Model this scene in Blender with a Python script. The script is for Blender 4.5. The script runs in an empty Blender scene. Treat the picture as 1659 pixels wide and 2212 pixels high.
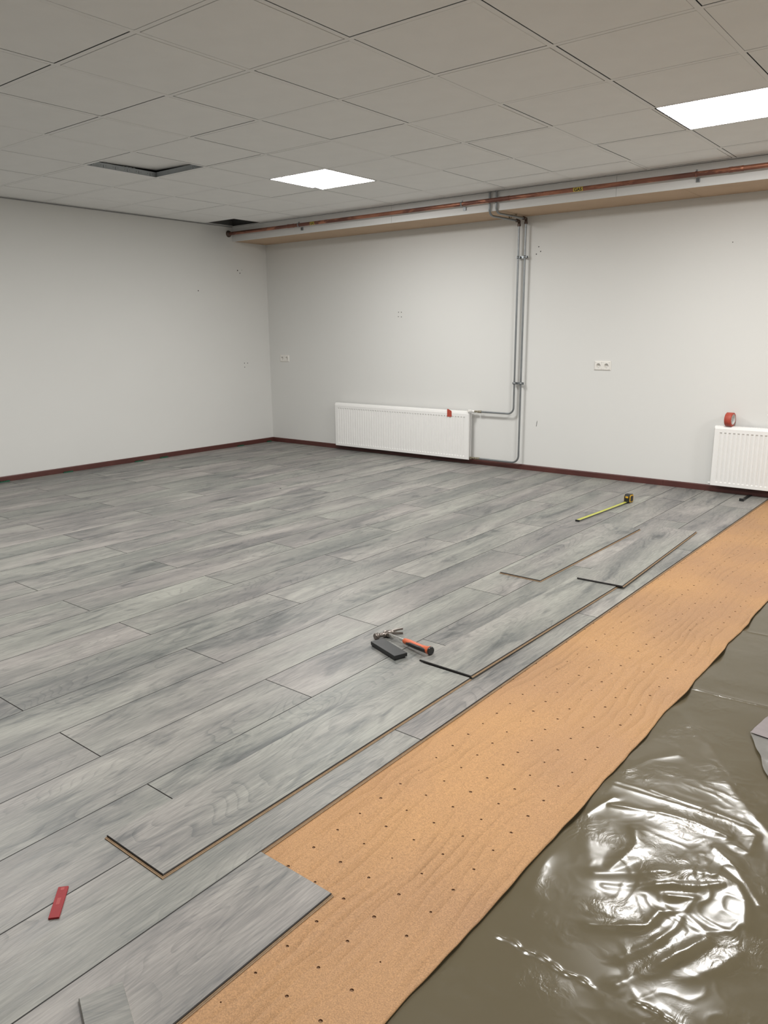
import bpy, bmesh, math, random
from mathutils import Vector, Matrix, noise
random.seed(7)
SC = bpy.context.scene
COL = SC.collection

# ---------------------------------------------------------------- camera, world, exposure
cam_data = bpy.data.cameras.new('camera')
cam_data.sensor_fit = 'HORIZONTAL'; cam_data.sensor_width = 36.0
cam_data.lens = 36.0562; cam_data.clip_start = 0.02; cam_data.clip_end = 100
cam = bpy.data.objects.new('camera', cam_data); COL.objects.link(cam)
cam.matrix_world = Matrix(((0.782195, -0.135538, 0.608113, 6.981233),
                           (0.62299, 0.181799, -0.760811, -6.551155),
                           (-0.007435, 0.97395, 0.226641, 1.289171), (0, 0, 0, 1)))
SC.camera = cam
W = bpy.data.worlds.new('world'); SC.world = W; W.use_nodes = True
W.node_tree.nodes['Background'].inputs[0].default_value = (0.5, 0.52, 0.55, 1)
W.node_tree.nodes['Background'].inputs[1].default_value = 0.15
SC.view_settings.view_transform = 'Standard'; SC.view_settings.look = 'None'
SC.view_settings.gamma = 1.0; SC.view_settings.use_curve_mapping = False
SC.view_settings.exposure = 0.0
LAMP_STRENGTH = 52.0

H = 2.456                      # suspended ceiling height
ROOM_X, ROOM_Y = 10.0, -9.4    # room extent (corner of the photo is the origin)
GX, GY = 5.304, -3.905         # a node of the 0.6 m ceiling grid
SLAB = -0.020                  # screed level, top of the laid planks is 0

# ---------------------------------------------------------------- materials
def srgb(r, g, b):
    f = lambda c: (c/255/12.92) if c/255 <= 0.04045 else ((c/255+0.055)/1.055)**2.4
    return (f(r), f(g), f(b), 1)

class NT:
    def __init__(s, name):
        s.m = bpy.data.materials.new(name); s.m.use_nodes = True
        s.t = s.m.node_tree; s.n = s.t.nodes; s.bsdf = s.n['Principled BSDF']; s.out = s.n['Material Output']
    def node(s, typ, **kw):
        n = s.n.new(typ)
        for k, v in kw.items(): setattr(n, k, v)
        return n
    def set(s, n, **kw):
        for k, v in kw.items():
            k = k.replace('_', ' ')
            if isinstance(v, bpy.types.NodeSocket): s.t.links.new(v, n.inputs[k])
            else: n.inputs[k].default_value = v
        return n
    def link(s, a, b): s.t.links.new(a, b)
    def math(s, op, a, b=0.0, c=0.0):
        n = s.node('ShaderNodeMath', operation=op)
        for i, v in enumerate((a, b, c)):
            if isinstance(v, bpy.types.NodeSocket): s.link(v, n.inputs[i])
            else: n.inputs[i].default_value = v
        return n.outputs[0]
    def vmul(s, v, xyz, add=(0, 0, 0)):
        n = s.node('ShaderNodeVectorMath', operation='MULTIPLY_ADD')
        s.link(v, n.inputs[0]); n.inputs[1].default_value = xyz
        if isinstance(add, bpy.types.NodeSocket): s.link(add, n.inputs[2])
        else: n.inputs[2].default_value = add
        return n.outputs[0]
    def noise(s, v, scale=1.0, detail=2.0, rough=0.5, dist=0.0):
        n = s.node('ShaderNodeTexNoise'); s.link(v, n.inputs['Vector'])
        s.set(n, Scale=scale, Detail=detail, Roughness=rough, Distortion=dist)
        return n.outputs[0]
    def ramp(s, f, stops):
        n = s.node('ShaderNodeValToRGB'); s.link(f, n.inputs[0])
        e = n.color_ramp.elements
        e[0].position, e[0].color = stops[0]; e[1].position, e[1].color = stops[1]
        for p, c in stops[2:]:
            x = e.new(p); x.color = c
        return n.outputs[0]
    def mix(s, f, a, b, mode='MIX'):
        n = s.node('ShaderNodeMix', data_type='RGBA', blend_type=mode)
        for sock, v in ((n.inputs['Factor'], f), (n.inputs[6], a), (n.inputs[7], b)):
            if isinstance(v, bpy.types.NodeSocket): s.link(v, sock)
            else: sock.default_value = v
        return n.outputs[2]
    def bump(s, h, strength=0.2, dist=0.01):
        n = s.node('ShaderNodeBump'); s.link(h, n.inputs['Height'])
        n.inputs['Strength'].default_value = strength; n.inputs['Distance'].default_value = dist
        s.link(n.outputs[0], s.bsdf.inputs['Normal']); return n
    def coord(s, which='Object'):
        return s.node('ShaderNodeTexCoord').outputs[which]

def G(v): return (v, v, v, 1)
def plain(name, col, rough=0.5, metal=0.0, var=0.06, vscale=20.0, bump=0.0, bscale=200.0, emit=None):
    """principled material with a little procedural variation of the colour"""
    m = NT(name); v = m.coord()
    n = m.noise(v, vscale, 3)
    c = m.mix(1.0, col, m.ramp(n, [(0.25, G(1-var)), (0.75, G(1+var))]), 'MULTIPLY')
    m.set(m.bsdf, Base_Color=c, Roughness=rough, Metallic=metal)
    if bump: m.bump(m.noise(v, bscale, 2), bump, 0.002)
    return m.m

def wood_material(name='grey_oak_decor'):
    m = NT(name)
    obj = m.coord()
    info = m.node('ShaderNodeObjectInfo')
    comb = m.node('ShaderNodeCombineXYZ')
    r = info.outputs['Random']
    m.link(m.math('MULTIPLY', r, 61.0), comb.inputs[0]); m.link(m.math('MULTIPLY', r, 143.0), comb.inputs[1])
    m.link(m.math('MULTIPLY', r, 17.0), comb.inputs[2])
    add = m.node('ShaderNodeVectorMath', operation='ADD'); m.link(obj, add.inputs[0]); m.link(comb.outputs[0], add.inputs[1])
    v = add.outputs[0]
    smudge = m.noise(m.vmul(v, (4.5, 1.1, 1)), 1.0, 4, 0.55, 0.6)
    streak = m.noise(m.vmul(v, (16, 0.9, 1)), 1.0, 5, 0.6, 0.3)
    fine = m.noise(m.vmul(v, (240, 15, 1)), 1.0, 3, 0.65)
    fine2 = m.noise(m.vmul(v, (85, 4.2, 1)), 1.0, 3, 0.6, 0.15)
    # cathedral figure and knots: contour lines of a smooth stretched noise
    fig = m.noise(m.vmul(v, (5.0, 1.15, 1)), 1.0, 1.5, 0.4, 0.12)
    saw = m.math('FRACT', m.math('MULTIPLY', fig, 34.0))
    line = m.math('SUBTRACT', 1.0, m.math('MINIMUM', m.math('MULTIPLY', saw, 3.4), 1.0))
    figmask = m.ramp(m.noise(m.vmul(v, (3.0, 0.8, 1), (7.3, 2.1, 0)), 1.0, 2), [(0.42, G(0)), (0.56, G(1))])
    line = m.math('MULTIPLY', line, figmask)
    knots = m.ramp(m.noise(m.vmul(v, (11, 4.2, 1), (3.1, 9.7, 0)), 1.0, 1.0, 0.4, 0.8), [(0.73, G(0)), (0.82, G(1))])
    dark = m.ramp(m.noise(m.vmul(v, (9.0, 2.0, 1), (13.1, 4.7, 0)), 1.0, 5, 0.65, 0.8), [(0.53, G(0)), (0.72, G(1))])
    # value
    val = m.math('MULTIPLY_ADD', m.math('SUBTRACT', smudge, 0.5), 1.25, 0.62)
    val = m.math('MULTIPLY_ADD', m.math('SUBTRACT', streak, 0.5), 0.45, val)
    val = m.math('MULTIPLY_ADD', m.math('SUBTRACT', fine2, 0.5), 0.42, val)
    val = m.math('MULTIPLY_ADD', m.math('SUBTRACT', fine, 0.5), 0.80, val)
    val = m.math('MULTIPLY_ADD', line, -0.20, val)
    val = m.math('MULTIPLY_ADD', dark, -0.44, val)
    val = m.math('MULTIPLY_ADD', knots, -0.35, val)
    val = m.math('MULTIPLY_ADD', m.math('SUBTRACT', r, 0.5), 0.05, val)
    col = m.ramp(val, [(0.0, (0.070, 0.074, 0.073, 1)), (1.0, (0.335, 0.328, 0.300, 1)),
                       (0.30, (0.128, 0.131, 0.127, 1)), (0.60, (0.208, 0.205, 0.191, 1))])
    tintf = m.ramp(m.noise(m.vmul(v, (2.2, 0.7, 1), (1.7, 5.5, 0)), 1.0, 2), [(0.38, G(0)), (0.62, G(1))])
    tint = m.mix(tintf, (0.985, 1.0, 0.970, 1), (1.035, 0.985, 0.995, 1))
    col = m.mix(1.0, col, tint, 'MULTIPLY')
    rough = m.math('MULTIPLY_ADD', fine2, 0.18, 0.36)
    m.set(m.bsdf, Base_Color=col, Roughness=rough)
    m.bsdf.inputs['Specular IOR Level'].default_value = 0.42
    m.bump(m.math('MULTIPLY_ADD', fine, 0.6, fine2), 0.16, 0.0012)
    return m.m

WOOD = wood_material()
BEVEL = plain('dark_plank_bevel', (0.022, 0.019, 0.018, 1), 0.6)
CORE = plain('fibreboard_core', (0.27, 0.18, 0.105, 1), 0.85, var=0.15, vscale=120, bump=0.3, bscale=900)
WALLM = plain('white_wall_paint', (0.70, 0.695, 0.672, 1), 0.85, var=0.012, vscale=1.2, bump=0.10, bscale=220)
WALLM2 = plain('white_panel_paint', (0.78, 0.78, 0.765, 1), 0.7, var=0.02, vscale=3)
TILEM = plain('mineral_tile', (0.84, 0.835, 0.82, 1), 0.95, var=0.02, vscale=6, bump=0.25, bscale=700)
TBARM = plain('white_enamel_bar', (0.81, 0.805, 0.79, 1), 0.7, var=0.01)
METALG = plain('galvanised_web', (0.40, 0.43, 0.45, 1), 0.5, 0.0, var=0.12, vscale=14)
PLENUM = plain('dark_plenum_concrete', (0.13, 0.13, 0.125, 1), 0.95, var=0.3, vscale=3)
SKIRT = plain('dark_red_brown_skirting', (0.085, 0.026, 0.021, 1), 0.45, var=0.15, vscale=6)
MDF = plain('bare_brown_board', (0.50, 0.36, 0.245, 1), 0.8, var=0.06, vscale=5, bump=0.1, bscale=300)
STEELP = plain('grey_galvanised_pipe', (0.27, 0.285, 0.295, 1), 0.38, 0.75, var=0.12, vscale=9)
DARKMET = plain('dark_brown_fitting', (0.12, 0.085, 0.07, 1), 0.45, 0.6, var=0.2)
BRASS = plain('nickel_brass', (0.42, 0.38, 0.29, 1), 0.35, 0.9, var=0.15, vscale=40)
RADW = plain('white_radiator_enamel', (0.83, 0.82, 0.80, 1), 0.35, var=0.01)
RADIN = plain('convector_grey', (0.50, 0.50, 0.50, 1), 0.6)
SOCK = plain('cream_white_plastic', (0.80, 0.775, 0.73, 1), 0.3, var=0.01)
HOLE = plain('drill_hole_dark', (0.02, 0.018, 0.016, 1), 0.9)
REDTAPE = plain('terracotta_red_tape', (0.42, 0.066, 0.040, 1), 0.55, var=0.08, vscale=18)
CARD = plain('grey_white_card_core', (0.60, 0.60, 0.58, 1), 0.7, var=0.2, vscale=90)
BLACK = plain('black_plastic', (0.012, 0.0125, 0.013, 1), 0.42, var=0.2, vscale=30, bump=0.1, bscale=500)
RUBBER = plain('black_rubber', (0.014, 0.013, 0.013, 1), 0.38, var=0.2)
ORANGE = plain('orange_grip', (0.52, 0.105, 0.035, 1), 0.42, var=0.06)
CHROME = plain('chromed_tube', (0.82, 0.82, 0.80, 1), 0.13, 1.0, var=0.03)
HEADM = plain('bronzed_hammer_steel', (0.22, 0.19, 0.17, 1), 0.30, 0.9, var=0.25, vscale=25)
YELLOW = plain('yellow_tape_blade', (0.42, 0.42, 0.075, 1), 0.4, var=0.05)
YELLOWL = plain('amber_yellow_plastic', (0.62, 0.36, 0.03, 1), 0.45, var=0.05)
YLABEL = plain('yellow_label', (0.62, 0.47, 0.07, 1), 0.5, var=0.05)
INK = plain('black_ink', (0.01, 0.01, 0.01, 1), 0.6)
REDP = plain('red_plastic', (0.25, 0.008, 0.011, 1), 0.6, var=0.08, vscale=30)
REDPL = plain('pale_red_emboss', (0.33, 0.05, 0.045, 1), 0.6, var=0.1, vscale=90)
GREENP = plain('dark_green_plastic', (0.012, 0.085, 0.045, 1), 0.45)
LAMPFR = plain('white_lamp_frame', (0.8, 0.8, 0.8, 1), 0.4)
SCREED = plain('olive_beige_screed', (0.168, 0.138, 0.081, 1), 0.9, var=0.10, vscale=2.5)

def emission():
    m = NT('lit_lamp_diffuser')
    e = m.node('ShaderNodeEmission'); e.inputs[0].default_value = (1.0, 0.995, 0.975, 1); e.inputs[1].default_value = LAMP_STRENGTH
    m.link(e.outputs[0], m.out.inputs[0]); return m.m
LIT = emission()

def copper():
    m = NT('stained_copper'); v = m.coord()
    a = m.noise(m.vmul(v, (3.2, 14, 14)), 1.0, 5, 0.65, 0.5)
    b = m.noise(m.vmul(v, (1.1, 2, 2)), 1.0, 2)
    f = m.math('MULTIPLY', m.ramp(a, [(0.45, G(0)), (0.53, G(1))]), m.ramp(b, [(0.36, G(0)), (0.52, G(1))]))
    c = m.mix(f, (0.44, 0.195, 0.125, 1), (0.20, 0.095, 0.075, 1))
    m.set(m.bsdf, Base_Color=c, Metallic=0.75, Roughness=m.math('MULTIPLY_ADD', f, 0.25, 0.33))
    return m.m
COPPER = copper()

def underlay_mat():
    m = NT('kraft_paper_underlay'); v = m.coord()
    g = m.noise(v, 330, 3, 0.7); g2 = m.noise(v, 110, 3, 0.6); big = m.noise(v, 1.6, 2)
    rid = m.noise(m.vmul(v, (24, 2.0, 1)), 1.0, 3, 0.5, 0.7)
    c = m.mix(m.ramp(big, [(0.35, G(0)), (0.65, G(1))]), (0.415, 0.235, 0.108, 1), (0.350, 0.200, 0.105, 1))
    c = m.mix(1.0, c, m.ramp(g, [(0.34, G(0.72)), (0.66, G(1.20))]), 'MULTIPLY')
    c = m.mix(1.0, c, (1.03, 1.0, 0.93, 1), 'MULTIPLY')
    c = m.mix(1.0, c, m.ramp(g2, [(0.3, G(0.93)), (0.7, G(1.06))]), 'MULTIPLY')
    m.set(m.bsdf, Base_Color=c, Roughness=0.55)
    m.bsdf.inputs['Specular IOR Level'].default_value = 0.35
    wx = m.node('ShaderNodeSeparateXYZ'); m.link(v, wx.inputs[0])
    saw = m.math('FRACT', m.math('MULTIPLY_ADD', wx.outputs[0], 24.0, m.math('MULTIPLY', m.noise(m.vmul(v, (3.2, 1.5, 1)), 1.0, 3, 0.5, 0.3), 5.0)))
    saw = m.math('MULTIPLY', m.math('POWER', saw, 2.5), m.ramp(m.noise(m.vmul(v, (6.0, 2.6, 1), (5, 5, 0)), 1.0, 2), [(0.36, G(0.1)), (0.56, G(1))]))
    h = m.math('MULTIPLY_ADD', g, 0.10, m.math('MULTIPLY_ADD', saw, 0.9, m.math('MULTIPLY', rid, 0.8)))
    m.bump(h, 0.85, 0.009)
    return m.m
UNDER = underlay_mat()
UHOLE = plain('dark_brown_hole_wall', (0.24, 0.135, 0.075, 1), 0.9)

def film_mat(name, body, opacity, rough=0.19, wr=0.30):
    m = NT(name); v = m.coord()
    w1 = m.noise(m.vmul(v, (26, 17, 26)), 1.0, 4, 0.6, 1.2)
    w2 = m.noise(m.vmul(v, (5, 7, 5), (4, 4, 4)), 1.0, 2)
    h = m.math('MULTIPLY', w1, m.ramp(w2, [(0.45, G(0.05)), (0.68, G(1))]))
    bn = m.node('ShaderNodeBump'); m.link(h, bn.inputs['Height']); bn.inputs['Strength'].default_value = wr; bn.inputs['Distance'].default_value = 0.006
    d = m.node('ShaderNodeBsdfDiffuse'); d.inputs[0].default_value = body; m.link(bn.outputs[0], d.inputs['Normal'])
    t = m.node('ShaderNodeBsdfTransparent'); t.inputs[0].default_value = (0.86, 0.85, 0.80, 1)
    mx = m.node('ShaderNodeMixShader'); mx.inputs[0].default_value = opacity
    m.link(t.outputs[0], mx.inputs[1]); m.link(d.outputs[0], mx.inputs[2])
    gl = m.node('ShaderNodeBsdfGlossy'); gl.inputs['Roughness'].default_value = rough; m.link(bn.outputs[0], gl.inputs['Normal'])
    fr = m.node('ShaderNodeFresnel'); fr.inputs[0].default_value = 1.75; m.link(bn.outputs[0], fr.inputs['Normal'])
    m2 = m.node('ShaderNodeMixShader'); m.link(fr.outputs[0], m2.inputs[0])
    m.link(mx.outputs[0], m2.inputs[1]); m.link(gl.outputs[0], m2.inputs[2])
    m.link(m2.outputs[0], m.out.inputs[0]); return m.m
FILM = film_mat('olive_translucent_film', (0.168, 0.138, 0.081, 1), 0.45)
FILM2 = film_mat('clear_crumpled_film', (0.26, 0.25, 0.23, 1), 0.5, 0.30, 0.35)
LILAC = plain('lilac_grey_matt_film', (0.24, 0.212, 0.210, 1), 0.75, var=0.08, vscale=20)
LILAC.node_tree.nodes['Principled BSDF'].inputs['Specular IOR Level'].default_value = 0.15

# ---------------------------------------------------------------- mesh helpers
class MB:
    """collects vertices and faces with material slots, then links ONE mesh object"""
    def __init__(s): s.v = []; s.f = []; s.mi = []; s.mats = []; s.sm = []
    def slot(s, m):
        if m not in s.mats: s.mats.append(m)
        return s.mats.index(m)
    def face(s, pts, m, smooth=False):
        b = len(s.v); s.v += [tuple(p) for p in pts]; s.f.append(tuple(range(b, b+len(pts)))); s.mi.append(s.slot(m)); s.sm.append(smooth)
    def add(s, verts, faces, m, smooth=False, xf=None):
        b = len(s.v)
        s.v += [tuple(xf @ Vector(p)) if xf else tuple(p) for p in verts]
        k = s.slot(m)
        for f in faces: s.f.append(tuple(i+b for i in f)); s.mi.append(k); s.sm.append(smooth)
    def box(s, x0, x1, y0, y1, z0, z1, m, bev=0.0, xf=None):
        bm = bmesh.new()
        bmesh.ops.create_cube(bm, size=1.0, matrix=Matrix.Translation(((x0+x1)/2, (y0+y1)/2, (z0+z1)/2)) @ Matrix.Diagonal((x1-x0, y1-y0, z1-z0, 1)))
        if bev: bmesh.ops.bevel(bm, geom=list(bm.edges), offset=bev, segments=2, affect='EDGES', profile=0.6)
        bm.verts.index_update()
        s.add([v.co.copy() for v in bm.verts], [[v.index for v in f.verts] for f in bm.faces], m, False, xf); bm.free()
    def tube(s, pts, r, m, seg=12, cap=True, radii=None):
        pts = [Vector(p) for p in pts]; n = len(pts)
        rings = []; prev = None
        for i, p in enumerate(pts):
            t = (pts[min(i+1, n-1)]-pts[max(i-1, 0)]).normalized()
            if prev is None:
                a = Vector((0, 0, 1)) if abs(t.z) < 0.9 else Vector((1, 0, 0))
                u = t.cross(a).normalized()
            else:
                u = (prev - t*prev.dot(t)).normalized()
            prev = u; w = t.cross(u)
            rr = radii[i] if radii else r
            rings.append([p+(u*math.cos(2*math.pi*k/seg)+w*math.sin(2*math.pi*k/seg))*rr for k in range(seg)])
        V = [q for ring in rings for q in ring]; F = []
        for i in range(n-1):
            for k in range(seg):
                F.append((i*seg+k, i*seg+(k+1) % seg, (i+1)*seg+(k+1) % seg, (i+1)*seg+k))
        s.add(V, F, m, True)
        if cap:
            s.add(rings[0], [tuple(reversed(range(seg)))], m); s.add(rings[-1], [tuple(range(seg))], m)
    def lathe(s, prof, m, xf=None, seg=24, smooth=True):
        """prof: list of (r, h) around local z; closed to the axis where r == 0"""
        V = []; F = []
        for r, h in prof:
            for k in range(seg):
                a = 2*math.pi*k/seg; V.append((r*math.cos(a), r*math.sin(a), h))
        for i in range(len(prof)-1):
            for k in range(seg):
                F.append((i*seg+k, i*seg+(k+1) % seg, (i+1)*seg+(k+1) % seg, (i+1)*seg+k))
        s.add(V, F, m, smooth, xf)
    def prism(s, poly, z0, z1, m, xf=None):
        n = len(poly)
        V = [(x, y, z0) for x, y in poly]+[(x, y, z1) for x, y in poly]
        F = [tuple(reversed(range(n))), tuple(range(n, 2*n))]+[(i, (i+1) % n, n+(i+1) % n, n+i) for i in range(n)]
        s.add(V, F, m, False, xf)
    def mesh(s, name):
        me = bpy.data.meshes.new(name); me.from_pydata(s.v, [], s.f)
        for m in s.mats: me.materials.append(m)
        me.polygons.foreach_set('material_index', s.mi); me.polygons.foreach_set('use_smooth', s.sm)
        me.update(); return me
    def build(s, name, parent=None, loc=(0, 0, 0), recalc=False):
        me = s.mesh(name)
        if recalc:
            bm = bmesh.new(); bm.from_mesh(me); bmesh.ops.remove_doubles(bm, verts=bm.verts, dist=1e-6)
            bmesh.ops.recalc_face_normals(bm, faces=bm.faces); bm.to_mesh(me); bm.free()
        return put(name, me, parent, loc)

def put(name, me, parent=None, loc=(0, 0, 0), rot=(0, 0, 0)):
    o = bpy.data.objects.new(name, me); COL.objects.link(o); o.location = loc; o.rotation_euler = rot
    if parent: o.parent = parent
    return o
def tag(o, label, cat, group=None):
    o['label'] = label; o['category'] = cat
    if group: o['group'] = group
    return o
def thing(name, label, cat, loc=(0, 0, 0), rot=(0, 0, 0), group=None):
    o = put(name, None, None, loc, rot); o.empty_display_size = 0.05
    return tag(o, label, cat, group)
def struct(o): o['kind'] = 'structure'; return o
def copy_tree(o, parent=None):
    c = o.copy(); COL.objects.link(c)
    if parent: c.parent = parent
    for ch in list(o.children): copy_tree(ch, c)
    return c
def arc(c, r, a0, a1, u, w, n=7):
    c, u, w = Vector(c), Vector(u), Vector(w)
    return [c+u*r*math.cos(a0+(a1-a0)*i/n)+w*r*math.sin(a0+(a1-a0)*i/n) for i in range(n+1)]

# ---------------------------------------------------------------- the setting: floor base, walls
b = MB(); b.box(0, ROOM_X, ROOM_Y, 0, SLAB-0.1, SLAB, SCREED)
floor = struct(b.build('floor'))
def wall(name, x0, x1, y0, y1):
    b = MB(); b.box(x0, x1, y0, y1, SLAB, 2.95, WALLM); return struct(b.build(name))
wall_left = wall('wall_left', -0.15, 0, ROOM_Y-0.15, 0.15)
SOCKETS = ((0.256, 1.005), (4.209, 0.996))
b = MB(); b.box(0, ROOM_X+0.15, 0.05, 0.15, SLAB, 2.95, WALLM)          # core, then the plastered face with two recesses
xc = [0.0]; zz = {}
for sx_, sz_ in SOCKETS: xc += [sx_-0.062, sx_+0.062]; zz[len(xc)-2] = sz_
xc.append(ROOM_X+0.15)
for k in range(len(xc)-1):
    if k in zz:
        z_ = zz[k]; b.box(xc[k], xc[k+1], 0, 0.05, SLAB, z_-0.026, WALLM); b.box(xc[k], xc[k+1], 0, 0.05, z_+0.026, 2.95, WALLM)
    else: b.box(xc[k], xc[k+1], 0, 0.05, SLAB, 2.95, WALLM)
wall_back = struct(b.build('wall_back'))
wall_right = wall('wall_right', ROOM_X, ROOM_X+0.15, ROOM_Y-0.15, 0)
wall_front = wall('wall_front', 0, ROOM_X, ROOM_Y-0.15, ROOM_Y)

# skirting boards: thin dark red-brown boards with a rounded top edge
def skirt(name, a, c, nrm, seams):
    a, c, nrm = Vector(a), Vector(c), Vector(nrm)
    prof = [(0, SLAB), (0.012, SLAB), (0.012, 0.043), (0.0095, 0.0475), (0.006, 0.049), (0, 0.049)]
    L = (c-a).length; t = (c-a)/L
    cuts = [0]+seams+[L]
    base = None
    for i in range(len(cuts)-1):
        b = MB(); s0, s1 = cuts[i]+(0.0007 if i else 0), cuts[i+1]-(0.0007 if i < len(cuts)-2 else 0)
        A = [a+t*s0+nrm*d+Vector((0, 0, z)) for d, z in prof]; C = [a+t*s1+nrm*d+Vector((0, 0, z)) for d, z in prof]
        n = len(prof)
        b.add(A+C, [(k, (k+1) % n, n+(k+1) % n, n+k) for k in range(n)]+[tuple(reversed(range(n))), tuple(range(n, 2*n))], SKIRT)
        if base is None: base = struct(b.build(name, recalc=True))
        else: b.build('skirting_length', base, recalc=True)
    return base
skirt('baseboard_left', (0, ROOM_Y, 0), (0, 0, 0), (1, 0, 0), [2.4, 4.8, 7.2])
skirt('baseboard_back', (0.012, 0, 0), (ROOM_X, 0, 0), (0, -1, 0), [2.4, 4.8, 7.2])

# pipe casing along the top of the back wall: painted front boards, bare underside boards
BY, BZ = -0.50, 2.30
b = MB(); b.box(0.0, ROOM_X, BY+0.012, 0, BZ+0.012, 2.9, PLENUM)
casing = struct(b.build('trim_1'))
xs = [0.0, 2.26, 4.45, 6.64, 8.83, ROOM_X]
for i in range(5):
    b = MB(); b.box(xs[i]+0.0012, xs[i+1]-0.0012, BY, BY+0.012, BZ-0.002, 2.462, WALLM2); b.build('front_board', casing)
xs = [0.0, 2.45, 4.95, 7.4, ROOM_X]
for i in range(4):
    b = MB(); b.box(xs[i]+0.0012, xs[i+1]-0.0012, BY+0.012, -0.001, BZ, BZ+0.012, MDF); b.build('underside_board', casing)

# ---------------------------------------------------------------- suspended ceiling
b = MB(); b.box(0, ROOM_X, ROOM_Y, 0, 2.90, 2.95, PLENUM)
ceiling = struct(b.build('ceiling'))
CY1 = BY-0.012                     # ceiling field ends just before the casing
IX0, IX1 = -9, 8
JY0, JY1 = -10, 6
gx = lambda i: GX+0.6*i
gy = lambda j: GY+0.6*j
def tbar(x0, x1, y0, y1):
    b = MB(); b.box(x0, x1, y0, y1, H, H+0.001, TBARM)
    if x1-x0 > y1-y0: b.box(x0, x1, (y0+y1)/2-0.001, (y0+y1)/2+0.001, H+0.001, H+0.038, METALG)
    else: b.box((x0+x1)/2-0.001, (x0+x1)/2+0.001, y0, y1, H+0.001, H+0.038, METALG)
    return b.build('grid_bar', ceiling)
for i in range(-8, 8): tbar(gx(i)-0.012, gx(i)+0.012, ROOM_Y+0.02, CY1-0.006)
for j in range(-9, 6):
    if gy(j) > CY1: continue
    for i in range(-9, 8):           # cross bars, cut between the main bars
        tbar(max(gx(i)+0.0122, 0.02), min(gx(i+1)-0.0122, ROOM_X-0.02), gy(j)-0.012, gy(j)+0.012)
# wall angles with a narrow shadow gap
def angle(x0, x1, y0, y1):
    b = MB(); b.box(x0, x1, y0, y1, H-0.002, H, TBARM); return b.build('wall_angle', ceiling)
angle(0.024, 0.038, ROOM_Y+0.01, CY1); angle(0.034, ROOM_X-0.01, CY1-0.018, CY1)
angle(0.034, ROOM_X-0.01, ROOM_Y+0.01, ROOM_Y+0.03); angle(ROOM_X-0.03, ROOM_X-0.01, ROOM_Y+0.03, CY1-0.018)

GREYT = plain('painted_shadow_grey', (0.34, 0.34, 0.34, 1), 0.8)  # grey strips paint the soft shadow line along the ceiling edge
b = MB(); b.box(0, 0.006, ROOM_Y, BY, H-0.011, H+0.004, GREYT); b.box(0.006, 0.010, ROOM_Y, BY, H-0.011, H-0.009, TBARM); b.build('painted_shadow_strip', ceiling)
b = MB(); b.box(0, ROOM_X, BY-0.004, BY, H-0.0045, H+0.004, GREYT); b.build('painted_shadow_strip', ceiling)
LAMPS = [(a, c) for a in (-5, 0, 5) for c in (3, -2)]      # tiles that hold a lamp
HOLES = {(-6, 1), (-9, 5)}
rng = random.Random(3)
tile_cache = {}
def tile_mesh(w, d):
    k = (round(w, 3), round(d, 3))
    if k not in tile_cache:
        e = 0.0012
        b = MB()
        x, y = w/2, d/2
        top = [(-x, -y, 0.012), (x, -y, 0.012), (x, y, 0.012), (-x, y, 0.012)]
        mid = [(-x, -y, e), (x, -y, e), (x, y, e), (-x, y, e)]
        bot = [(-x+e, -y+e, 0), (x-e, -y+e, 0), (x-e, y-e, 0), (-x+e, y-e, 0)]
        b.add(bot+mid+top, [(3, 2, 1, 0)]+[(k_, (k_+1) % 4, 4+(k_+1) % 4, 4+k_) for k_ in range(4)]+[(4+k_, 4+(k_+1) % 4, 8+(k_+1) % 4, 8+k_) for k_ in range(4)]+[(8, 9, 10, 11)], TILEM)
        tile_cache[k] = b.mesh('ceiling_tile')
    return tile_cache[k]
for i in range(-9, 8):
    for j in range(-10, 6):
        if (i, j) in HOLES or (i, j) in LAMPS: continue
        x0, x1 = gx(i)+0.012, gx(i+1)-0.012; y0, y1 = gy(j)+0.012, gy(j+1)-0.012
        x0 = max(x0, 0.038); x1 = min(x1, ROOM_X-0.03); y0 = max(y0, ROOM_Y+0.03); y1 = min(y1, CY1-0.018)
        if x1-x0 < 0.04 or y1-y0 < 0.04: continue
        w, d = x1-x0-0.0066, y1-y0-0.0066
        put('ceiling_tile', tile_mesh(w, d), ceiling, ((x0+x1)/2+rng.choice((-1, 0.6, 1))*0.0024, (y0+y1)/2+rng.choice((-1, 0.6, 1))*0.0024, H+rng.uniform(0, 0.0006)))
# the tile pushed up above the open bay, resting askew on the bar webs
b = MB(); b.add([(1.665, -3.268, 2.4975), (2.262, -3.268, 2.4955), (2.262, -2.676, 2.4975), (1.672, -2.678, 2.515)], [(3, 2, 1, 0)], TILEM)
b.add([(1.665, -3.268, 2.509), (2.262, -3.268, 2.507), (2.262, -2.676, 2.509), (1.672, -2.678, 2.527)], [(0, 1, 2, 3)], TILEM)
for (xa, ya, za), (xb, yb_, zb) in (((1.665, -3.268, 2.4975), (2.262, -3.268, 2.4955)), ((2.262, -3.268, 2.4955), (2.262, -2.676, 2.4975)), ((2.262, -2.676, 2.4975), (1.672, -2.678, 2.515)), ((1.672, -2.678, 2.515), (1.665, -3.268, 2.4975))):
    b.add([(xa, ya, za), (xb, yb_, zb), (xb, yb_, zb+0.0115), (xa, ya, za+0.0115)], [(0, 1, 2, 3)], TILEM)
o = b.build('ceiling_tile', ceiling); o['label'] = 'lifted tile above the open bay'
# bare wall of the ceiling void: added dark sheet, shade put into its colour
b = MB(); b.box(0.0, 0.006, ROOM_Y, 0, 2.47, 2.90, PLENUM); b.build('void_shade_sheet', ceiling)
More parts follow.
